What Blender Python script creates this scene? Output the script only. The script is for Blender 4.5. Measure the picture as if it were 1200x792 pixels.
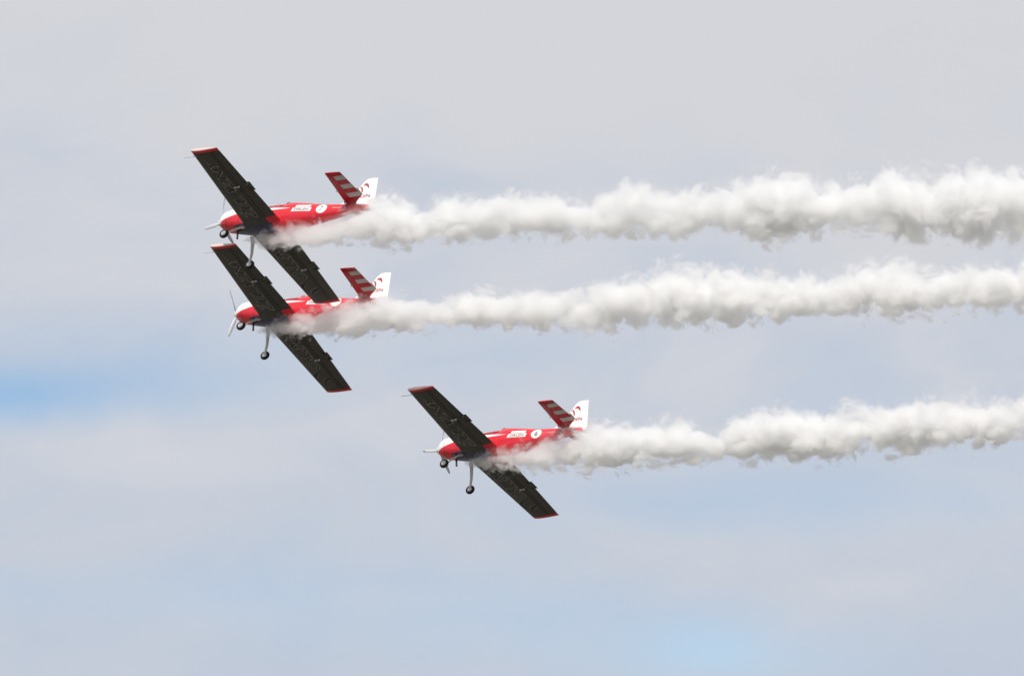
import bpy, bmesh, math, random
import numpy as np
from mathutils import Matrix, Vector

# ------------------------------------------------------------------ camera, sky, sun, exposure
for o in list(bpy.data.objects):
    bpy.data.objects.remove(o)
SC = bpy.context.scene
COL = SC.collection
R = math.radians
PITCH = R(12.0)
CAM_POS = Vector((0, 0, 1.7))
cam_d = bpy.data.cameras.new('camera')
cam_d.lens = 150; cam_d.sensor_width = 36; cam_d.clip_start = 0.5; cam_d.clip_end = 40000
cam = bpy.data.objects.new('camera', cam_d); COL.objects.link(cam)
cam.location = CAM_POS; cam.rotation_euler = (R(90) + PITCH, 0, 0)
SC.camera = cam
CAM = Matrix.Translation(CAM_POS) @ Matrix.Rotation(R(90) + PITCH, 4, 'X')   # camera axes -> world
FPX = 150 / 36 * 1200

SUN_DIR = Vector((-0.197, -0.579, 0.791)).normalized()                          # towards the sun
sun_d = bpy.data.lights.new('sun', 'SUN'); sun_d.energy = 3.7; sun_d.angle = R(0.5); sun_d.color = (1, .955, .89)
sun = bpy.data.objects.new('sun', sun_d); COL.objects.link(sun)
sun.rotation_euler = SUN_DIR.to_track_quat('Z', 'Y').to_euler()

vs = SC.view_settings
SC.display_settings.display_device = 'sRGB'
vs.view_transform = 'Standard'; vs.look = 'None'; vs.exposure = 0.0; vs.gamma = 1.0; vs.use_curve_mapping = False
cy = SC.cycles
cy.use_denoising = True
cy.max_bounces = 18; cy.volume_bounces = 16; cy.diffuse_bounces = 3; cy.transparent_max_bounces = 12
cy.use_adaptive_sampling = True; cy.adaptive_threshold = 0.02
cy.volume_step_rate = 1.0; cy.volume_max_steps = 512


class NT:
    """small helper for building node trees by expression"""
    def __init__(s, tree):
        s.t = tree; s.n = tree.nodes; s.l = tree.links
    def node(s, kind, **kw):
        n = s.n.new(kind)
        for k, v in kw.items(): setattr(n, k, v)
        return n
    def put(s, sock, v):
        if isinstance(v, bpy.types.NodeSocket): s.l.new(v, sock)
        else: sock.default_value = v
    def m(s, op, a, b=0.0, c=0.0, clamp=False):
        n = s.node('ShaderNodeMath', operation=op, use_clamp=clamp)
        for i, v in enumerate((a, b, c)): s.put(n.inputs[i], v)
        return n.outputs[0]
    def add(s, a, b): return s.m('ADD', a, b)
    def sub(s, a, b): return s.m('SUBTRACT', a, b)
    def mul(s, a, b): return s.m('MULTIPLY', a, b)
    def ramp(s, v, lo, hi, a=0.0, b=1.0, smooth=True):
        n = s.node('ShaderNodeMapRange', interpolation_type='SMOOTHSTEP' if smooth else 'LINEAR')
        for i, x in enumerate((v, lo, hi, a, b)): s.put(n.inputs[i], x)
        return n.outputs[0]
    def mix(s, f, a, b):
        n = s.node('ShaderNodeMix', data_type='RGBA')
        s.put(n.inputs[0], f); s.put(n.inputs[6], a); s.put(n.inputs[7], b)
        return n.outputs[2]
    def noise(s, vec, scale, detail=3, rough=.5, dim='3D', **kw):
        n = s.node('ShaderNodeTexNoise', noise_dimensions=dim, **kw)
        if vec is not None: s.l.new(vec, n.inputs['Vector'])
        s.put(n.inputs['Scale'], scale); s.put(n.inputs['Detail'], detail); s.put(n.inputs['Roughness'], rough)
        return n.outputs[0]
    def xyz(s, v):
        n = s.node('ShaderNodeSeparateXYZ'); s.l.new(v, n.inputs[0]); return n.outputs
    def comb(s, x, y, z):
        n = s.node('ShaderNodeCombineXYZ')
        for i, v in enumerate((x, y, z)): s.put(n.inputs[i], v)
        return n.outputs[0]


def build_sky():
    w = bpy.data.worlds.new('World'); SC.world = w; w.use_nodes = True
    t = NT(w.node_tree); t.n.clear()
    out = t.node('ShaderNodeOutputWorld')
    sky = t.node('ShaderNodeTexSky', sky_type='NISHITA')
    sky.sun_disc = False
    sky.sun_elevation = math.asin(SUN_DIR.z)
    sky.sun_rotation = math.atan2(SUN_DIR.x, SUN_DIR.y)
    sky.air_density = 1.0; sky.dust_density = 0.5; sky.ozone_density = 1.8
    b1 = t.node('ShaderNodeBackground'); t.l.new(sky.outputs[0], b1.inputs[0]); b1.inputs[1].default_value = 0.125
    co = t.node('ShaderNodeTexCoord').outputs['Generated']
    x, y, z = t.xyz(co)
    az = t.mul(t.m('ARCTAN2', x, y), 180 / math.pi)
    el = t.mul(t.m('ARCSINE', z), 180 / math.pi)
    # cloud sheet: soft, stretched sideways, with a few thin places where the blue shows
    v = t.comb(t.mul(az, 0.20), t.mul(el, 0.36), 3.7)
    warp = t.noise(v, 1.3, 3, .5)
    v2 = t.comb(t.add(t.mul(az, 0.20), t.mul(warp, .8)), t.add(t.mul(el, 0.36), t.mul(warp, .6)), 8.1)
    n1 = t.noise(v2, 0.8, 3, .45)
    n2 = t.noise(v2, 2.4, 6, .55)
    cover = t.add(t.mul(t.sub(n1, .5), .70), t.mul(t.sub(n2, .5), .30))
    def hole(az0, el0, sa, se, amp):
        a = t.m('DIVIDE', t.sub(az, az0), sa); e = t.m('DIVIDE', t.sub(el, el0), se)
        r = t.add(t.mul(a, a), t.mul(e, e))
        return t.mul(t.m('EXPONENT', t.mul(r, -1.0)), amp)
    P = lambda px, py: (math.degrees(math.atan((px - 600) / FPX)), 12 + math.degrees(math.atan((396 - py) / FPX)))
    thin = None
    for (px, py, sx, sy, amp) in ((-10, 472, 135, 38, .62), (195, 462, 200, 42, .30), (110, 405, 190, 60, .18),
                                  (835, 756, 80, 30, .30), (880, 780, 140, 30, .16), (760, 745, 330, 60, .20), (1010, 590, 330, 42, .22),
                                  (200, 700, 420, 45, .18), (430, 420, 260, 60, .16), (640, 400, 900, 60, .04)):
        a0, e0 = P(px, py)
        h = hole(a0, e0, math.degrees(sx / FPX), math.degrees(sy / FPX), amp)
        thin = h if thin is None else t.add(thin, h)
    gap = t.ramp(t.sub(t.add(thin, t.mul(cover, -.85)), .02), 0.0, 0.75, 0.0, 1.0, smooth=False)
    n3 = t.noise(v2, 1.6, 6, .6)
    tone = t.ramp(t.add(t.add(t.mul(cover, .8), t.mul(t.sub(n3, .5), .5)), t.mul(t.sub(el, 11.2), .055)), -.40, .36)
    ccol = t.mix(tone, (.505, .575, .69, 1), (.655, .665, .705, 1))
    b2 = t.node('ShaderNodeBackground'); t.l.new(ccol, b2.inputs[0]); b2.inputs[1].default_value = 1.0
    # below the horizon only the clear-sky model
    up = t.ramp(el, -1.0, 0.5)
    f = t.mul(t.sub(1.0, gap), up)
    ms = t.node('ShaderNodeMixShader'); t.l.new(f, ms.inputs[0])
    t.l.new(b1.outputs[0], ms.inputs[1]); t.l.new(b2.outputs[0], ms.inputs[2])
    t.l.new(ms.outputs[0], out.inputs[0])
build_sky()

# ------------------------------------------------------------------ materials
def mat(name):
    m = bpy.data.materials.new(name); m.use_nodes = True
    t = NT(m.node_tree); t.n.clear()
    out = t.node('ShaderNodeOutputMaterial'); p = t.node('ShaderNodeBsdfPrincipled')
    t.l.new(p.outputs[0], out.inputs[0])
    return m, t, p, out

def paint(name, col, rough=.3, spec=.5, coat=.0, metal=0.0, dirt=.12, bump=None):
    m, t, p, out = mat(name)
    co = t.node('ShaderNodeTexCoord').outputs['Object']
    n = t.noise(co, 3.0, 5, .6)
    c = t.mix(t.mul(t.ramp(n, .35, .75), dirt * 2), col + (1,), tuple(k * .72 for k in col) + (1,))
    t.l.new(c, p.inputs['Base Color'])
    t.put(p.inputs['Roughness'], t.add(rough, t.mul(t.sub(n, .5), .15)))
    p.inputs['Metallic'].default_value = metal; p.inputs['Specular IOR Level'].default_value = spec
    p.inputs['Coat Weight'].default_value = coat; p.inputs['Coat Roughness'].default_value = .08
    if bump:
        w = t.node('ShaderNodeTexWave', wave_type='BANDS', bands_direction='Y'); t.l.new(co, w.inputs[0])
        w.inputs['Scale'].default_value = bump; w.inputs['Distortion'].default_value = 0
        b = t.node('ShaderNodeBump'); b.inputs['Strength'].default_value = .9; b.inputs['Distance'].default_value = .012
        t.l.new(w.outputs['Fac'], b.inputs['Height']); t.l.new(b.outputs[0], p.inputs['Normal'])
    return m

RED = (.66, .010, .026)
M = {}
M['red'] = paint('red_paint', RED, .3, .35, .15)
M['tail_red_shaded'] = paint('shaded_red_paint', (.40, .005, .013), .35, .3, .1)  # darker copy of the hull red, shade under the tail planes painted in
M['white'] = paint('white_paint', (.80, .80, .78), .3, .5, .4, dirt=.06)
M['grey'] = paint('dark_grey_paint', (.064, .058, .049), .42, .3, .0, dirt=.2)
M['aileron'] = paint('ribbed_grey_skin', (.068, .062, .054), .45, .3, dirt=.2, bump=5.5)
M['black'] = paint('black_paint', (.010, .009, .009), .45, .4)
M['rubber'] = paint('tyre_rubber', (.02, .02, .02), .75, .3)
M['steel'] = paint('brushed_steel', (.62, .61, .59), .35, .5, metal=.85)
M['pale_metal'] = paint('pale_metal', (.55, .53, .52), .4, .5)
M['exhaust'] = paint('sooty_steel', (.05, .045, .04), .6, .4, metal=.5)
M['blade'] = paint('grey_blade_paint', (.58, .60, .64), .4, .4)
M['letter_red'] = paint('red_lettering', (.42, .03, .05), .4)
M['letter_grey'] = paint('charcoal_lettering', (.06, .065, .065), .4)
M['seam'] = paint('seam_shadow_gap', (.02, .018, .016), .7, .2)
M['bar'] = paint('white_bar_paint', (.42, .39, .37), .4, dirt=.12)
M['outline'] = paint('grey_letter_outline', (.30, .29, .28), .45, .3)
M['tip'] = paint('sunlit_red_paint', (.80, .52, .48), .3, .5)  # red tip face paled, sun glare put into the colour
M['cockpit'] = paint('cockpit_grey', (.12, .12, .125), .7, .3)

def glass_mat():
    m, t, p, out = mat('canopy_glass')
    p.inputs['Base Color'].default_value = (.9, .93, .95, 1); p.inputs['Roughness'].default_value = .03
    p.inputs['Transmission Weight'].default_value = .85; p.inputs['IOR'].default_value = 1.3
    return m
M['glass'] = glass_mat()

def livery_mat():
    """red hull, white engine-cowl top, white wedge on the side, navy belly panel; one paint scheme in object space"""
    m, t, p, out = mat('fuselage_livery')
    co = t.node('ShaderNodeTexCoord').outputs['Object']
    x, y, z = t.xyz(co)
    # white upper nose: above a line that rises towards the wing, as far back as the windscreen
    line = t.add(-.215, t.mul(t.add(x, .30), -.23))
    top = t.mul(t.ramp(t.sub(z, line), -.006, .006), t.ramp(x, -1.96, -1.94))
    # white wedge behind the wing, tapering to a point
    k = t.ramp(x, -3.35, -1.95, 0, 1, smooth=False)
    hi = t.add(.035, t.mul(k, .11)); lo = t.add(.03, t.mul(k, -.09))
    wedge = t.mul(t.mul(t.ramp(t.sub(hi, z), -.004, .004), t.ramp(t.sub(z, lo), -.004, .004)),
                  t.mul(t.ramp(x, -3.35, -3.33), t.ramp(x, -1.94, -1.96)))
    fillet = t.mul(t.ramp(t.sub(z, t.add(.285, t.mul(t.add(x, 5.2), .09))), -.004, .004), t.ramp(x, -5.0, -5.04))
    white = t.m('MAXIMUM', t.m('MAXIMUM', top, wedge), fillet)
    belly = t.mul(t.ramp(t.sub(-.40, z), -.01, .01), t.mul(t.ramp(x, -2.75, -2.72), t.ramp(x, -.95, -.98)))
    n = t.noise(co, 3.5, 5, .6)
    red = t.mix(t.mul(t.ramp(n, .4, .75), .25), RED + (1,), tuple(k_ * .75 for k_ in RED) + (1,))
    wht = t.mix(t.mul(t.ramp(n, .4, .75), .12), (.80, .80, .78, 1), (.62, .61, .58, 1))
    c = t.mix(white, red, wht)
    c = t.mix(belly, c, (.03, .028, .075, 1))
    t.l.new(c, p.inputs['Base Color'])
    t.put(p.inputs['Roughness'], t.add(.27, t.mul(t.sub(n, .5), .15)))
    p.inputs['Coat Weight'].default_value = .5; p.inputs['Coat Roughness'].default_value = .08
    return m
M['livery'] = livery_mat()

# ------------------------------------------------------------------ helpers
def link(name, verts, faces, material, parent=None, smooth=True, sharp=None):
    me = bpy.data.meshes.new(name); me.from_pydata([tuple(v) for v in verts], [], faces); me.update()
    bm = bmesh.new(); bm.from_mesh(me)
    bmesh.ops.remove_doubles(bm, verts=bm.verts, dist=1e-5)
    bmesh.ops.recalc_face_normals(bm, faces=bm.faces)
    if sharp:
        for e in bm.edges:
            if len(e.link_faces) == 2 and e.calc_face_angle(0) > R(sharp): e.smooth = False
    bm.to_mesh(me); bm.free()
    for p in me.polygons: p.use_smooth = smooth
    me.materials.append(material)
    o = bpy.data.objects.new(name, me); COL.objects.link(o)
    if parent is not None: o.parent = parent
    return o

class MB:
    """collects simple shapes into one mesh"""
    def __init__(s): s.v = []; s.f = []
    def put(s, vs, fs):
        k = len(s.v); s.v += [tuple(v) for v in vs]; s.f += [tuple(i + k for i in f) for f in fs]
    def loft(s, rings, cap=True, closed=True):
        k = len(s.v); n = len(rings[0])
        for r in rings: s.v += [tuple(p) for p in r]
        for i in range(len(rings) - 1):
            for j in range(n if closed else n - 1):
                a = k + i * n + j; b = k + i * n + (j + 1) % n
                s.f.append((a, b, b + n, a + n))
        if cap:
            s.f.append(tuple(k + j for j in range(n))[::-1])
            s.f.append(tuple(k + (len(rings) - 1) * n + j for j in range(n)))
    def tube(s, pts, rad, n=10):
        rad = rad if isinstance(rad, (list, tuple)) else [rad] * len(pts)
        rings = []
        pts = [Vector(p) for p in pts]
        for i, p in enumerate(pts):
            d = (pts[min(i + 1, len(pts) - 1)] - pts[max(i - 1, 0)]).normalized()
            u = d.orthogonal().normalized() if i == 0 else (u - d * u.dot(d)).normalized()
            w = d.cross(u)
            r = rad[i]; r = r if isinstance(r, tuple) else (r, r)
            rings.append([p + u * (r[0] * math.cos(2 * math.pi * k / n)) + w * (r[1] * math.sin(2 * math.pi * k / n)) for k in range(n)])
        s.loft(rings)
    def box(s, c, d):
        x, y, z = c; a, b, e = (k / 2 for k in d)
        vs = [(x + i * a, y + j * b, z + k * e) for i in (-1, 1) for j in (-1, 1) for k in (-1, 1)]
        s.put(vs, [(0, 1, 3, 2), (4, 6, 7, 5), (0, 4, 5, 1), (2, 3, 7, 6), (0, 2, 6, 4), (1, 5, 7, 3)])
    def spin(s, prof, n=24, axis='x', at=(0, 0, 0)):
        """profile of (along, radius) spun about an axis"""
        rings = []
        for a, r in prof:
            ring = []
            for k in range(n):
                c, q = r * math.cos(2 * math.pi * k / n), r * math.sin(2 * math.pi * k / n)
                p = (a, c, q) if axis == 'x' else (c, a, q)
                ring.append((p[0] + at[0], p[1] + at[1], p[2] + at[2]))
            rings.append(ring)
        s.loft(rings)
    def build(s, name, material, parent=None, smooth=True, sharp=35):
        return link(name, s.v, s.f, material, parent, smooth, sharp)

def text2d(s, size, shear=0.0, bold=0.0):
    cu = bpy.data.curves.new('lettering', 'FONT'); cu.body = s; cu.size = size; cu.shear = shear; cu.offset = bold
    cu.resolution_u = 3
    ob = bpy.data.objects.new('lettering', cu); COL.objects.link(ob)
    bpy.context.view_layer.update()
    me = bpy.data.meshes.new_from_object(ob.evaluated_get(bpy.context.evaluated_depsgraph_get()))
    vs = [(v.co.x, v.co.y) for v in me.vertices]; fs = [tuple(p.vertices) for p in me.polygons]
    bpy.data.objects.remove(ob); bpy.data.meshes.remove(me); bpy.data.curves.remove(cu)
    xs = [v[0] for v in vs]; ys = [v[1] for v in vs]
    cx, cy_ = (min(xs) + max(xs)) / 2, (min(ys) + max(ys)) / 2
    return [(a - cx, b - cy_) for a, b in vs], fs, max(xs) - min(xs), max(ys) - min(ys)

def fit_text(s, w, h, shear=0.0, bold=0.0):
    vs, fs, tw, th = text2d(s, 1.0, shear, bold)
    return [(a * w / tw, b * h / th) for a, b in vs], fs

def grid2d(w, h, nx, ny, skew=0.0):
    vs = [((i / nx - .5) * w + skew * (j / ny - .5) * h, (j / ny - .5) * h) for j in range(ny + 1) for i in range(nx + 1)]
    fs = [(j * (nx + 1) + i, j * (nx + 1) + i + 1, (j + 1) * (nx + 1) + i + 1, (j + 1) * (nx + 1) + i) for j in range(ny) for i in range(nx)]
    return vs, fs

def disc2d(rx, ry, skew=0.0, rings=5, n=32):
    vs = [(0, 0)]; fs = []
    for k in range(1, rings + 1):
        for i in range(n):
            a = 2 * math.pi * i / n; u, v = rx * k / rings * math.cos(a), ry * k / rings * math.sin(a)
            vs.append((u + skew * v, v))
    for i in range(n): fs.append((0, 1 + i, 1 + (i + 1) % n))
    for k in range(rings - 1):
        for i in range(n):
            a = 1 + k * n + i; b = 1 + k * n + (i + 1) % n
            fs.append((a, a + n, b + n, b))
    return vs, fs

def emblem2d(size, fat=1.0):
    """two bent strokes: a small one and a larger one arching over it"""
    vs, fs = [], []
    for pts, wid in ((((0, .60), (.12, .63), (.24, .56), (.34, .40), (.40, .20), (.42, .06)), (.03, .09, .14, .16, .13, .06)),
                     (((.30, .82), (.44, .92), (.60, .94), (.76, .86), (.90, .68), (1.0, .46)), (.04, .12, .17, .18, .14, .05))):
        k = len(vs)
        for i, (p, w) in enumerate(zip(pts, wid)):
            a = pts[max(i - 1, 0)]; b = pts[min(i + 1, len(pts) - 1)]
            d = Vector((b[0] - a[0], b[1] - a[1])).normalized(); nrm = Vector((-d.y, d.x)) * w * fat / 2
            vs += [((p[0] + nrm.x - .5) * size, (p[1] + nrm.y - .5) * size), ((p[0] - nrm.x - .5) * size, (p[1] - nrm.y - .5) * size)]
        fs += [(k + 2 * i, k + 2 * i + 1, k + 2 * i + 3, k + 2 * i + 2) for i in range(len(pts) - 1)]
    return vs, fs

# ------------------------------------------------------------------ the aeroplane's shape (x forward from the spinner tip, y to its left, z up)
#          x     half-width  top   bottom
STN = np.array([
    (-.20, .20, .12, -.20), (-.26, .27, .20, -.25), (-.36, .335, .30, -.31), (-.52, .385, .39, -.36), (-.80, .42, .425, -.42), (-1.2, .44, .41, -.50),
    (-1.6, .45, .35, -.58), (-2.0, .455, .30, -.63), (-2.5, .45, .285, -.635), (-2.95, .43, .33, -.60), (-3.12, .42, .44, -.585), (-3.3, .41, .485, -.56),
    (-3.8, .37, .41, -.485), (-4.3, .31, .335, -.39), (-4.8, .25, .285, -.29), (-5.3, .185, .27, -.19), (-5.8, .125, .25, -.10), (-6.2, .08, .235, -.03), (-6.42, .045, .20, .03)])
def stn(x):
    xs = -STN[:, 0]; q = -x
    return tuple(float(np.interp(q, xs, STN[:, k])) for k in (1, 2, 3))
_smooth = {}
def fus(x):
    """station smoothed a little along the hull"""
    k = round(x, 3)
    if k not in _smooth:
        acc = np.zeros(3); ws = 0
        r = .12 if x < -.55 else .03
        for d, w in ((-1, .5), (-.5, .9), (0, 1), (.5, .9), (1, .5)):
            acc += w * np.array(stn(x + d * r)); ws += w
        _smooth[k] = acc / ws
    return _smooth[k]
NEXP = 2.35
def ring(x, n=56, grow=0.0):
    a, t, b = fus(x); zc = (t + b) / 2 * .35
    out = []
    for i in range(n):
        th = 2 * math.pi * i / n; c, s = math.cos(th), math.sin(th)
        y = math.copysign(abs(c) ** (2 / NEXP), c) * (a + grow)
        h = (t - zc) if s > 0 else (zc - b)
        z = zc + math.copysign(abs(s) ** (2 / NEXP), s) * (h + grow)
        out.append((x, y, z))
    return out
def hull_y(x, z):
    a, t, b = fus(x); zc = (t + b) / 2 * .35
    h = (t - zc) if z > zc else (zc - b)
    q = min(abs(z - zc) / h, .985)
    return a * (1 - q ** NEXP) ** (1 / NEXP)

XR, CR, XT, CT, ZR, ZT, HALF = -1.48, 1.604, -1.709, 1.113, -.419, -.383, 4.29
def wing_at(y):
    k = abs(y) / HALF
    return XR + (XT - XR) * k, CR + (CT - CR) * k, ZR + (ZT - ZR) * k, .165 + (.115 - .165) * k
def thick(q, th):
    q = min(max(q, 0), 1)
    return 5 * th * (.2969 * math.sqrt(q) - .1260 * q - .3516 * q * q + .2843 * q ** 3 - .1036 * q ** 4)
def wing_under(x, y):
    xl, c, z, th = wing_at(y); return z - thick((xl - x) / c, th) * c
HINGE = .715
def wing_ring(y, q0, q1, n=14, shrink=1.0, dz=0.0):
    xl, c, z, th = wing_at(y)
    qs = [q0 + (q1 - q0) * (.5 - .5 * math.cos(math.pi * i / n)) for i in range(n + 1)]
    up = [(xl - q * c, y, z + dz + thick(q, th) * c * shrink + .0015) for q in qs]
    dn = [(xl - q * c, y, z + dz - thick(q, th) * c * shrink - .0015) for q in qs]
    return up + dn[::-1]

def decal_side(pts, x0, z0, side, off):
    """flat artwork (u towards reading direction, v up) laid on the hull's side"""
    out = []
    for u, v in pts:
        x = x0 - u * side; z = z0 + v
        out.append((x, side * (hull_y(x, z) + off), z))
    return out
def decal_wing(pts, x0, y0, off):
    out = []
    for u, v in pts:
        x, y = x0 + v, y0 + u
        out.append((x, y, wing_under(x, y) - off))
    return out

def wing_word(word, yc, width, height, shear, wing):
    """a word along the underside, its line kept parallel to the leading edge"""
    vs0, fs0, w0, h0 = text2d(word, 1.0, shear, 0.0)
    for bold, off, mt, nm in ((.045, .005, 'outline', 'lettering_outline'), (.008, .009, 'black', 'lettering')):
        vs_, fs, _, _ = text2d(word, 1.0, shear, bold)
        out = []
        for a, b in vs_:
            y = yc + a * width / w0; xq, cq, _, _ = wing_at(y); x = xq - .37 * cq + b * height / h0 * cq / 1.35
            out.append((x, y, wing_under(x, y) - off))
        mb = MB(); mb.put(out, fs); mb.build(nm, M[mt], wing, smooth=False)

def make_plane(blade_phase):
    root = bpy.data.objects.new('aerobatic_plane', None); COL.objects.link(root)
    # ---- fuselage
    xs = [-.20, -.215, -.235, -.26, -.30, -.36, -.43, -.52, -.64] + list(np.arange(-.8, -6.40, -.1)) + [-6.42]
    mb = MB(); mb.loft([ring(float(x)) for x in xs]); body = mb.build('fuselage', M['livery'], root, sharp=50)
    # cowl intakes, panel seams, exhaust
    for s in (-1, 1):
        mb = MB()
        pts = disc2d(.085, .06)
        mb.put([(-.196 - .25 * (abs(u) + abs(v)) * 0, s * .125 + u * .55, -.045 + v) for u, v in pts[0]], pts[1])
        mb.build('air_intake', M['cockpit'], body)
    mb = MB()
    for x in (-.62, -1.22):
        a = ring(x, 56, .0015); b = ring(x - .012, 56, .0015); mb.loft([a, b], cap=False)
    mb.build('panel_seam', M['seam'], body)
    mb = MB(); mb.tube([(-1.02, .0, -.44), (-1.08, .0, -.60), (-1.15, .0, -.80)], .036, 12); mb.tube([(-1.02, .2, -.40), (-1.12, .2, -.50), (-1.22, .2, -.56)], .03, 10)
    mb.build('exhaust_pipe', M['exhaust'], root)
    # ---- propeller
    mb = MB(); mb.spin([(0.0, .004), (-.02, .05), (-.06, .098), (-.11, .137), (-.16, .162), (-.20, .175), (-.205, .165)], 28)
    prop = mb.build('spinner', M['white'], root)
    for k in range(3):
        th = blade_phase + R(120 * k)
        er = Vector((0, math.cos(th), math.sin(th))); et = Vector((0, -math.sin(th), math.cos(th))); ex = Vector((1, 0, 0))
        rings = []
        for r, ch, tw, tk in ((.14, .04, 60, .045), (.22, .045, 48, .035), (.35, .062, 36, .024), (.55, .066, 27, .017), (.78, .058, 21, .012), (.93, .044, 18, .009), (.985, .03, 17, .006), (1.0, .012, 17, .004)):
            c_, s_ = math.cos(R(tw)), math.sin(R(tw))
            ax = et * c_ + ex * s_; an = ex * c_ - et * s_
            rings.append([Vector((-.125, 0, 0)) + er * r + ax * (ch * math.cos(a)) + an * (tk * math.sin(a)) for a in [2 * math.pi * i / 14 for i in range(14)]])
        mb = MB(); mb.loft(rings); mb.build('propeller_blade', M['blade'], root, sharp=60)
    # ---- canopy
    cs = [(-1.72, .17, .325), (-1.9, .25, .355), (-2.2, .31, .395), (-2.5, .335, .435), (-2.8, .34, .475), (-3.05, .33, .505), (-3.2, .30, .51)]
    rings = []
    for x, a, t in cs:
        rings.append([(x, a * math.cos(th) , .24 + (t - .24) * math.sin(th) ** .9) for th in [math.pi * i / 20 for i in range(21)]])
    mb = MB(); mb.loft(rings, cap=False, closed=False)
    can = mb.build('canopy', M['glass'], root)
    sol = can.modifiers.new('thickness', 'SOLIDIFY'); sol.thickness = .008
    mb = MB()
    for s in (-1, 1): mb.tube([(x, s * (a + .004), .245) for x, a, t in cs], .016, 8)
    for i in (1, 5):
        x, a, t = cs[i]; mb.tube([(x, (a + .006) * math.cos(th), .24 + (t - .234) * math.sin(th) ** .9) for th in [math.pi * k / 16 for k in range(17)]], .014, 8)
    mb.build('canopy_frame', M['red'], can)
    mb = MB(); pts, fs = grid2d(1.15, .5, 12, 6)
    mb.put([(-2.5 - u, v, fus(-2.5 - u)[1] + .012 - .05 * (v / .25) ** 2 * .35) for u, v in pts], fs); mb.build('cockpit_coaming', M['cockpit'], root)
    # ---- wings
    for s in (1, -1):
        ys = [0.0, .35, .7, 1.2, 1.7, 2.2, 2.7, 3.2, 3.7, 4.15]
        mb = MB(); mb.loft([wing_ring(s * y, 0, HINGE) for y in ys]); w = mb.build('wing', M['grey'], root, sharp=40)
        # red tip over the whole chord, rounded off
        mb = MB(); rr = [wing_ring(s * y, 0, 1) for y in (4.15, 4.20, 4.255)]
        mb.loft(rr); wt = mb.build('wing_tip', M['red'], w, sharp=60)
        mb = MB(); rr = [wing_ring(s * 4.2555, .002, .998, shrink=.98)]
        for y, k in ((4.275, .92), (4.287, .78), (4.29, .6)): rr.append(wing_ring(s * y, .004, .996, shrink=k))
        mb.loft(rr); mb.build('sunlit_tip_cap', M['tip'], w, sharp=60)  # end face of the red tip, its bright sunlit edge painted on
        for nm, y0, y1, q in (('aileron', 2.32, 4.135, .735), ('inboard_aileron', .62, 2.29, .735)):
            mb = MB(); mb.loft([wing_ring(s * (y0 + (y1 - y0) * i / 6), q, 1, 8, .96) for i in range(7)])
            mb.build('aileron', M['aileron'], w, sharp=40)
        mb = MB(); mb.loft([wing_ring(s * y, HINGE + .002, .733, 3, .55) for y in (.62, 2.3, 4.14)]); mb.build('hinge_gap', M['seam'], w)
        mb = MB(); mb.loft([wing_ring(s * y, HINGE + .001, 1, 8) for y in (0.0, .3, .61)]); mb.build('root_fairing', M['red'], w, sharp=40)
        # trim tab standing off the trailing edge
        xl, c, z, th = wing_at(2.24); xe = xl - c
        mb = MB(); mb.box((xe - .035, s * 2.22, z - .012), (.15, .44, .014)); mb.box((xe + .05, s * 2.05, z - .03), (.16, .02, .05)); mb.box((xe + .05, s * 2.4, z - .03), (.16, .02, .05))
        mb.build('trim_tab', M['aileron'], w, smooth=False)
        mb = MB()
        for q, l in ((.60, .10), (.70, .09)):
            x = xl - q * c; zz = wing_under(x, 2.31); mb.box((x, s * 2.31, zz - .035), (l, .022, .07))
        mb.build('hinge_bracket', M['pale_metal'], w, smooth=False)
        # skin seams: chordwise joints and the stringer lines ahead of the hinge
        mb = MB()
        for y in (.62, 1.45, 2.31, 3.2, 4.09):
            qs = [.06 + (.70 - .06) * i / 12 for i in range(13)]
            a = []; b = []
            for q in qs:
                for lst, yy in ((a, y - .006), (b, y + .006)):
                    xl2, c2, _, _ = wing_at(yy); x = xl2 - q * c2; lst.append((x, s * yy, wing_under(x, yy) - .0025))
            mb.loft([a, b], cap=False, closed=False)
        for q in (.655,):
            a = []; b = []
            for i in range(20):
                y = .7 + 3.35 * i / 19; xl2, c2, _, _ = wing_at(y)
                for lst, dq in ((a, -.012), (b, .012)):
                    x = xl2 - (q + dq) * c2; lst.append((x, s * y, wing_under(x, y) - .0035))
            mb.loft([a, b], cap=False, closed=False)
        mb.build('skin_seam', M['seam'], w)
        if s == 1:
            wing_word('ŻELAZNY', 2.25, 3.05, .50, .25, w)
            mb = MB(); xl2, c2, z2, _ = wing_at(4.02)
            mb.tube([(xl2 - .10, 4.02, z2 - .045), (xl2 - .02, 4.02, z2 - .07), (xl2 + .42, 4.02, z2 - .07)], .011, 8); mb.build('pitot_tube', M['pale_metal'], w)
        else:
            wing_word('ORLEN', -1.95, 1.75, .48, .2, w)
            for fat, off, mt, nm in ((1.62, .005, 'outline', 'emblem_outline'), (1.3, .009, 'black', 'emblem')):
                pts, fs = emblem2d(.74, fat)
                mb = MB(); vs_ = []
                for u, v in pts:
                    y = -3.38 + u; xq, cq, _, _ = wing_at(y); x = xq - .38 * cq + v; vs_.append((x, y, wing_under(x, y) - off))
                mb.put(vs_, fs); mb.build(nm, M[mt], w, smooth=False)
    # ---- tail
    def tail_ring(y, s, xl, xe, th, z=.274, n=10):
        c = xl - xe; qs = [.5 - .5 * math.cos(math.pi * i / n) for i in range(n + 1)]
        return [(xl - q * c, s * y, z + thick(q, th) * c + .001) for q in qs] + [(xl - q * c, s * y, z - thick(q, th) * c - .001) for q in qs[::-1]]
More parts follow.
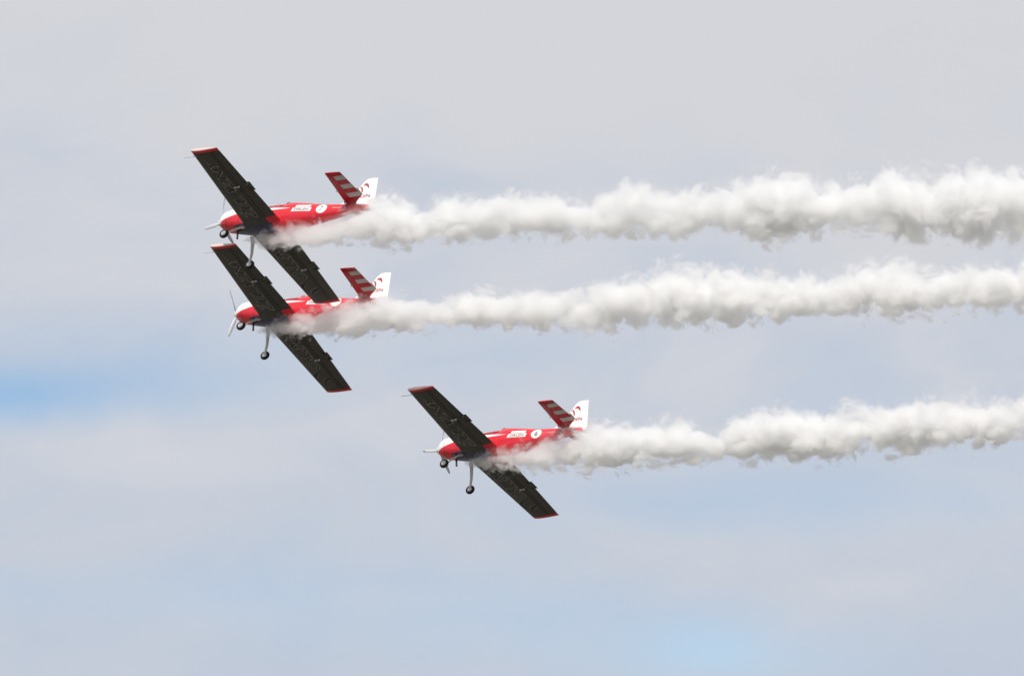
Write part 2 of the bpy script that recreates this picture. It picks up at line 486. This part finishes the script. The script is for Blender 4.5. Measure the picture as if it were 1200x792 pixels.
    for s in (1, -1):
        le = lambda y: -5.437 + (-5.521 + 5.437) * (y - .138) / (1.719 - .138)
        hn = lambda y: le(y) - (.43 + (.27 - .43) * y / 1.719)
        te = lambda y: -6.325 + (-6.156 + 6.325) * (y - .46) / (1.719 - .46)
        sh = lambda y, q: le(y) - q
        def sec(y, part):
            full = tail_ring(y, s, le(y), te(y), .085)
            xc = hn(y)
            zt = lambda x: thick((le(y) - x) / (le(y) - te(y)), .085) * (le(y) - te(y)) + .001
            if part == 'front': qs = [le(y) + (xc - le(y)) * (.5 - .5 * math.cos(math.pi * i / 9)) for i in range(10)]
            else:
                e = te(y) if y > .45 else (-5.86 + (te(.46) + 5.86) * max(0, (y - .09)) / .37)
                qs = [xc - .012 + (e - xc + .012) * i / 7 for i in range(8)]
            return [(x, s * y, .274 + zt(x)) for x in qs] + [(x, s * y, .274 - zt(x)) for x in qs[::-1]]
        ysr = [.06, .3, .6, 1.0, 1.4, 1.66]
        mb = MB(); rr = [sec(y, 'front') for y in ysr]
        tip = sec(1.719, 'front'); rr.append([(x, y, .274 + (z - .274) * .6) for x, y, z in tip]); mb.loft(rr)
        st = mb.build('horizontal_stabilizer', M['tail_red_shaded'], root, sharp=45)
        mb = MB(); mb.loft([sec(y, 'rear') for y in (.09, .27, .455, .46, .8, 1.2, 1.6, 1.71)]); el = mb.build('elevator', M['tail_red_shaded'], st, sharp=45)
        for k, yc in enumerate((.53, .98, 1.43)):
            pts, fs = grid2d(1, 1, 6, 4); mb = MB(); vs_ = []; vt_ = []
            for u, v in pts:
                y = yc + v * .215; x0 = hn(y) - .02 + (.06 if k == 0 else .03); x1 = te(y) + .004; x = x0 + (x1 - x0) * (u + .5)
                cc = le(y) - te(y); zz = thick((le(y) - x) / cc, .085) * cc + .006
                vs_.append((x, s * y, .274 - zz)); vt_.append((x, s * y, .274 + zz))
            mb.put(vs_, fs); mb.put(vt_, fs); mb.build('white_bar', M['bar'], el, smooth=False)
        # small white-grey trim tab behind the inner bar, and the strut to the hull
        mb = MB(); mb.box((-6.335, s * .64, .27), (.07, .36, .012)); mb.build('trim_tab', M['bar'], el, smooth=False)
        mb = MB(); mb.tube([(-5.44, s * .20, .25), (-5.66, s * (hull_y(-5.66, -.02) - .01), -.03)], [(.016, .026), (.013, .022)], 8); mb.build('tail_strut', M['black'], st)
        mb = MB(); mb.box((-5.50, s * .78, .232), (.085, .03, .03)); mb.build('hinge_fitting', M['pale_metal'], st, smooth=False)
    def fin_section(z, xa, xb, th):
        c = xa - xb; qs = [.5 - .5 * math.cos(math.pi * i / 10) for i in range(11)]
        return [(xa - q * c, thick(q, th) * c + .001, z) for q in qs] + [(xa - q * c, -thick(q, th) * c - .001, z) for q in qs[::-1]]
    zs = [.18, .30, .42, .50, .65, .85, 1.05, 1.25, 1.345, 1.375, 1.385]
    lead = [-5.0, -5.05, -5.28, -5.40, -5.50, -5.60, -5.70, -5.81, -5.885, -5.96, -6.08]
    hing = lambda z: -6.06 - (z - .2) * .02
    trail = lambda z: -6.60 + (z - .17) * .225
    mb = MB(); mb.loft([fin_section(z, l, hing(z), .10 if z > .4 else .06) for z, l in zip(zs, lead)]); fin = mb.build('tail_fin', M['white'], root, sharp=60)
    mb = MB(); mb.loft([[(hing(z) - .012 + (trail(z) - hing(z) + .012) * q, sg * (.034 * (1 - q) + .003) * (1 if z < 1.36 else .6), z) for sg in (1, -1) for q in ((0, .33, .66, 1) if sg == 1 else (1, .66, .33, 0))] for z in (.10, .17, .5, .9, 1.25, 1.345, 1.378)])
    rud = mb.build('rudder', M['white'], root, sharp=50)
    for s in (1, -1):
        fy = lambda x, z: .047
        mb = MB(); pts, fs = emblem2d(.40); mb.put([(-5.93 - s * u, s * .052, .93 + v) for u, v in pts], fs); mb.build('emblem', M['letter_red'], fin, smooth=False)
        mb = MB(); pts, fs = fit_text('ORLEN', .74, .135, 0, .006); mb.put([(-5.93 - s * u, s * .054, .575 + v) for u, v in pts], fs); mb.build('lettering', M['letter_red'], fin, smooth=False)
        # side artwork
        pts, fs = grid2d(.76, .155, 14, 6, .25)
        mb = MB(); mb.put(decal_side(pts, -3.83, -.045, s, .004), fs)
        pts, fs = grid2d(.60, .10, 12, 4, .25)
        mb.put(decal_side(pts, -3.86, .105, s, .004), fs); pan = mb.build('sponsor_panel', M['white'], body)
        mb = MB(); pts, fs = fit_text('ORLEN', .60, .095, .15, .006); mb.put(decal_side(pts, -3.83, -.045, s, .011), fs); mb.build('lettering', M['letter_grey'], body, smooth=False)
        pts, fs = disc2d(.205, .185, .12)
        mb = MB(); mb.put(decal_side(pts, -4.62, -.01, s, .004), fs); mb.build('number_roundel', M['white'], body)
        pts, fs = grid2d(.42, .028, 8, 1); mb = MB(); mb.put(decal_side(pts, -5.25, .02, s, .004), fs); mb.build('registration_strip', M['bar'], body)
    # ---- landing gear
    for s in (1, -1):
        mb = MB(); mb.tube([(-1.52, s * .26, -.52), (-1.50, s * .42, -.66), (-1.43, s * .66, -.98), (-1.36, s * .79, -1.22), (-1.335, s * .81, -1.283)],
                           [(.035, .075), (.032, .065), (.026, .05), (.022, .042), (.022, .03)], 12)
        leg = mb.build('landing_gear_leg', M['steel'], root)
        mb = MB(); mb.spin([(-.05, .10), (-.062, .13), (-.055, .158), (-.03, .172), (0, .176), (.03, .172), (.055, .158), (.062, .13), (.05, .10)], 28, 'y', (-1.329, s * .874, -1.283)); mb.build('tyre', M['rubber'], leg)
        mb = MB(); mb.spin([(-.056, .02), (-.056, .09), (-.045, .105), (.045, .105), (.056, .09), (.05, .04), (.064, .03), (.064, .004)] if s == 1 else [(.056, .02), (.056, .09), (.045, .105), (-.045, .105), (-.056, .09), (-.05, .04), (-.064, .03), (-.064, .004)], 24, 'y', (-1.329, s * .874, -1.283)); mb.build('wheel_rim', M['steel'], leg)
    mb = MB(); mb.tube([(-6.05, 0, -.04), (-6.22, 0, -.14), (-6.36, 0, -.24)], [(.03, .02), (.024, .014), (.02, .012)], 8); tl = mb.build('tail_spring', M['steel'], root)
    mb = MB(); mb.spin([(-.025, .03), (-.03, .06), (0, .075), (.03, .06), (.025, .03)], 18, 'y', (-6.37, 0, -.27)); mb.build('tail_wheel', M['rubber'], tl)
    return root, body

# ------------------------------------------------------------------ ground (well below the frame): a pale dry airfield
def build_ground():
    m, t, p, out = mat('dry_airfield_grass')
    co = t.node('ShaderNodeTexCoord').outputs['Object']
    n = t.noise(co, .012, 6, .6); n2 = t.noise(co, 1.5, 4, .6)
    c = t.mix(t.ramp(n, .35, .65), (.13, .122, .105, 1), (.17, .16, .14, 1)); c = t.mix(t.mul(n2, .3), c, (.09, .09, .05, 1))
    t.l.new(c, p.inputs['Base Color']); p.inputs['Roughness'].default_value = .95
    n_ = 64; vs = [(0, 0, 0)]; fs = []
    for k, r in enumerate((60, 300, 1500, 6000, 20000)):
        for i in range(n_): a = 2 * math.pi * i / n_; vs.append((r * math.cos(a), r * math.sin(a), 0))
    for i in range(n_): fs.append((0, 1 + i, 1 + (i + 1) % n_))
    for k in range(4):
        for i in range(n_): a = 1 + k * n_ + i; b = 1 + k * n_ + (i + 1) % n_; fs.append((a, a + n_, b + n_, b))
    o = link('ground', vs, fs, m, smooth=False); o['kind'] = 'structure'
build_ground()

# ------------------------------------------------------------------ the three aeroplanes
POSE = {   # turn and place in camera axes
 1: ([[-0.83631, -0.46651, 0.28801], [-0.06352, 0.60423, 0.79427], [-0.54456, 0.64597, -0.53496]], [-10.297, 4.011, -149.634]),
 2: ([[-0.84595, -0.45343, 0.28065], [-0.06244, 0.6069, 0.79232], [-0.52959, 0.65274, -0.54172]], [-10.033, 0.834, -154.111]),
 3: ([[-0.81376, -0.52845, 0.24195], [-0.11948, 0.5595, 0.82017], [-0.56879, 0.63851, -0.51844]], [-2.746, -4.106, -155.351])}
LABEL = {
 1: 'topmost red and white aerobatic plane, its wing crossing the plane below',
 2: 'red and white aerobatic plane in the middle, tucked close under the topmost one',
 3: 'red and white aerobatic plane flying lowest and apart from the close pair'}
def pose(i):
    Rm, T = POSE[i]
    m = Matrix.Identity(4)
    for a in range(3):
        for b in range(3): m[a][b] = Rm[a][b]
        m[a][3] = T[a]
    return CAM @ m
def copy_tree(o, parent=None):
    c = o.copy(); COL.objects.link(c)
    if parent is not None: c.parent = parent
    for ch in list(o.children): copy_tree(ch, c)
    return c

first, body = make_plane(R(70))
planes = {1: first, 2: copy_tree(first), 3: copy_tree(first)}
PHASE = {1: 70, 2: 30, 3: 85}
for i, o in planes.items():
    o.matrix_world = pose(i)
    o['label'] = LABEL[i]; o['category'] = 'plane'; o['group'] = 'aerobatic planes flying in formation'
    for ch in o.children:                                     # each propeller stopped at its own angle
        if ch.name.startswith('propeller_blade'): ch.rotation_euler = (R(PHASE[i] - 70), 0, 0)
for i, num in ((1, '7'), (3, '6')):
    hull = [c for c in planes[i].children if c.name.startswith('fuselage')][0]
    for s in (1, -1):
        pts, fs = fit_text(num, .125, .20, .15, .012)
        mb = MB(); mb.put(decal_side(pts, -4.62, -.01, s, .010), fs); mb.build('number', M['letter_grey'], hull, smooth=False)

# ------------------------------------------------------------------ smoke trails: real volumes, densest in rounded billows
OUTLINE = {   # picture outline of each trail (x, top, bottom), turned below into a path and a radius in metres
 1: [(284, 280, 284), (300, 273, 290), (330, 262, 293), (350, 260, 291), (380, 258, 290), (410, 245, 288), (440, 234, 286), (470, 230, 290), (492, 247, 284), (520, 228, 284), (560, 228, 286), (600, 228, 279), (640, 225, 282), (680, 231, 281), (715, 224, 282), (745, 213, 280), (800, 221, 280), (850, 210, 279), (900, 208, 281), (950, 203, 281), (1000, 210, 277), (1050, 200, 279), (1100, 204, 282), (1150, 202, 277), (1200, 200, 280)],
 2: [(300, 386, 391), (315, 377, 396), (340, 366, 396), (380, 359, 396), (420, 351, 396), (450, 341, 392), (470, 342, 392), (500, 347, 393), (530, 345, 389), (565, 335, 386), (600, 341, 386), (650, 335, 391), (700, 332, 389), (760, 318, 383), (800, 312, 381), (850, 318, 380), (900, 318, 379), (950, 320, 376), (1000, 308, 376), (1050, 305, 376), (1100, 312, 373), (1150, 306, 368), (1200, 303, 366)],
 3: [(545, 540, 546), (560, 530, 549), (600, 517, 554), (650, 508, 554), (690, 496, 551), (725, 499, 549), (760, 494, 546), (800, 492, 543), (835, 506, 540), (870, 488, 541), (930, 481, 537), (965, 490, 538), (1000, 471, 536), (1050, 476, 533), (1080, 470, 528), (1120, 459, 526), (1160, 468, 523), (1200, 464, 520)]}
SMOKE_LABEL = {
 1: 'billowing white smoke trail streaming behind the topmost plane',
 2: 'billowing white smoke trail streaming behind the middle plane',
 3: 'billowing white smoke trail behind the lowest plane, lower edge of the three trails'}
BREAK = {1: 2.35, 2: 2.4, 3: 2.5}
THICK = {1: 6.0, 2: 6.5, 3: 7.0}
TRAIL_DIR = Vector((1, .02, .62)).normalized()        # in camera axes: astern and a little towards the viewer
GROW = {1: 1.48, 2: 1.5, 3: 1.58}

def make_smoke(i, seed):
    Rm, T = POSE[i]
    p0 = Matrix(Rm) @ Vector((-1.15, .0, -.86)) + Vector(T)
    d = TRAIL_DIR
    up = (Vector((0, 1, 0)) - d * d.y).normalized(); side = up.cross(d)
    S, C, Q = [], [], []
    for px, a, b in OUTLINE[i]:
        k = (px - 600) / FPX
        s = -(k * p0.z + p0.x) / (d.x + k * d.z)
        pt = p0 + d * s; mpp = -pt.z / FPX
        yc = -((a + b) / 2 - 396) * mpp
        S.append(s); C.append((yc - pt.y) / up.y); Q.append((b - a) / 2 * mpp)
    S0 = S[0]; L_in = S[-1] - S0
    # carry on beyond the frame, widening slowly
    sl = (C[-1] - C[-8]) / (S[-1] - S[-8])
    rng = random.Random(seed)
    for k in range(1, 7):
        S.append(S[len(OUTLINE[i]) - 1] + 2.5 * k); C.append(C[len(OUTLINE[i]) - 1] + sl * 2.5 * k); Q.append(Q[len(OUTLINE[i]) - 1] * (1 + .03 * k + rng.uniform(-.08, .08)))
    Q[-1] *= .4
    S = np.array(S); S -= S0; C = np.array(C); Q = np.array(Q) * GROW[i] * np.interp(S, [0, 3, 9], [.92, .98, 1.0]); L = float(S[-1])
    m = bpy.data.materials.new('white_smoke'); m.use_nodes = True
    t = NT(m.node_tree); t.n.clear(); out = t.node('ShaderNodeOutputMaterial')
    co = t.node('ShaderNodeTexCoord').outputs['Object']; x, y, z = t.xyz(co)
    sfac = t.m('DIVIDE', x, L)
    def curve(vals, lo, hi):
        n = t.node('ShaderNodeFloatCurve'); cm = n.mapping; c = cm.curves[0]
        pts = [(float(a) / L, (float(v) - lo) / (hi - lo)) for a, v in zip(S, vals)]
        c.points[0].location = pts[0]; c.points[1].location = pts[-1]
        for p in pts[1:-1]: c.points.new(*p)
        cm.update(); n.inputs['Factor'].default_value = 1.0
        t.l.new(sfac, n.inputs['Value'])
        return t.add(t.mul(n.outputs[0], hi - lo), lo)
    c_ = curve(C, float(C.min()) - .05, float(C.max()) + .05); q_ = curve(Q, 0.0, float(Q.max()) * 1.05)
    zz = t.sub(z, c_)
    rad = t.m('SQRT', t.add(t.mul(y, y), t.mul(zz, zz)))
    q = t.m('DIVIDE', rad, q_)
    # coordinates for the billows: finer close to the exhaust, and bent a little so that they do not line up
    fine = t.add(1.0, t.mul(t.m('EXPONENT', t.mul(x, -.22)), 1.5))
    sc = t.node('ShaderNodeVectorMath', operation='SCALE'); t.l.new(co, sc.inputs[0]); t.l.new(fine, sc.inputs['Scale'])
    off = t.node('ShaderNodeVectorMath', operation='ADD'); t.l.new(sc.outputs[0], off.inputs[0]); off.inputs[1].default_value = (seed * 17.3, seed * 5.1, seed * 9.7)
    wn = t.node('ShaderNodeTexNoise'); t.l.new(off.outputs[0], wn.inputs['Vector']); wn.inputs['Scale'].default_value = .8; wn.inputs['Detail'].default_value = 1
    ws = t.node('ShaderNodeVectorMath', operation='MULTIPLY_ADD'); t.l.new(wn.outputs['Color'], ws.inputs[0]); ws.inputs[1].default_value = (1.1, 1.1, 1.1); t.l.new(off.outputs[0], ws.inputs[2])
    vo = t.node('ShaderNodeTexVoronoi', feature='F1'); t.l.new(ws.outputs[0], vo.inputs['Vector'])
    vo.inputs['Scale'].default_value = 1.5; vo.inputs['Detail'].default_value = 2.0; vo.inputs['Roughness'].default_value = .6; vo.inputs['Lacunarity'].default_value = 2.2
    vo.normalize = True
    b = vo.outputs['Distance']
    e = t.add(t.sub(t.sub(1.22, q), t.mul(b, BREAK[i])), t.mul(t.sub(t.noise(t.comb(x, seed * 7.7, 0.0), .55, 1, .5), .5), .6))
    rel = t.m('DIVIDE', zz, q_)
    width = t.ramp(rel, -.4, .5, .24, .46)                  # firm underside, wispy top
    dens = t.ramp(t.m('DIVIDE', e, width), -.35, 1.0)
    veil = t.mul(t.mul(t.ramp(q, 1.0, .35), t.mul(t.ramp(wn.outputs['Fac'], .35, .65), t.ramp(rel, -.25, .25))), .05)
    dens = t.m('MAXIMUM', dens, veil)
    start = t.ramp(x, .0, 5.0, .6, 1.15)
    dens = t.mul(t.mul(dens, THICK[i]), start)
    v = t.node('ShaderNodeVolumePrincipled')
    v.inputs['Color'].default_value = (.9995, .9993, .999, 1); v.inputs['Anisotropy'].default_value = 0.4
    t.l.new(dens, v.inputs['Density']); t.l.new(v.outputs[0], out.inputs['Volume'])
    # hull that holds the volume
    nseg = int(L / .22); rings = []
    Cf = lambda s: float(np.interp(s, S, C)); Qf = lambda s: float(np.interp(s, S, Q))
    for k in range(nseg + 1):
        s = L * k / nseg; c = Cf(s); r = max(min(Qf(s), 1.9) * 1.0 + .01, .05)
        rings.append([(s, r * math.cos(a), c + r * math.sin(a)) for a in [2 * math.pi * j / 20 for j in range(20)]])
    mb = MB(); mb.loft(rings); o = mb.build('smoke_trail', m)
    bb = (L + 2 * Q.max() + 2 * Q.max() + abs(C[-1] - C[0])) / 3 * .1
    m.cycles.volume_step_rate = .125 / bb
    M4 = Matrix.Identity(4)
    org = p0 + d * S0
    for a in range(3): M4[a][0] = d[a]; M4[a][1] = side[a]; M4[a][2] = up[a]; M4[a][3] = org[a]
    o.matrix_world = CAM @ M4
    o['label'] = SMOKE_LABEL[i]; o['category'] = 'smoke trail'; o['group'] = 'smoke trails behind the planes'
    return o
for i in (1, 2, 3): make_smoke(i, i)
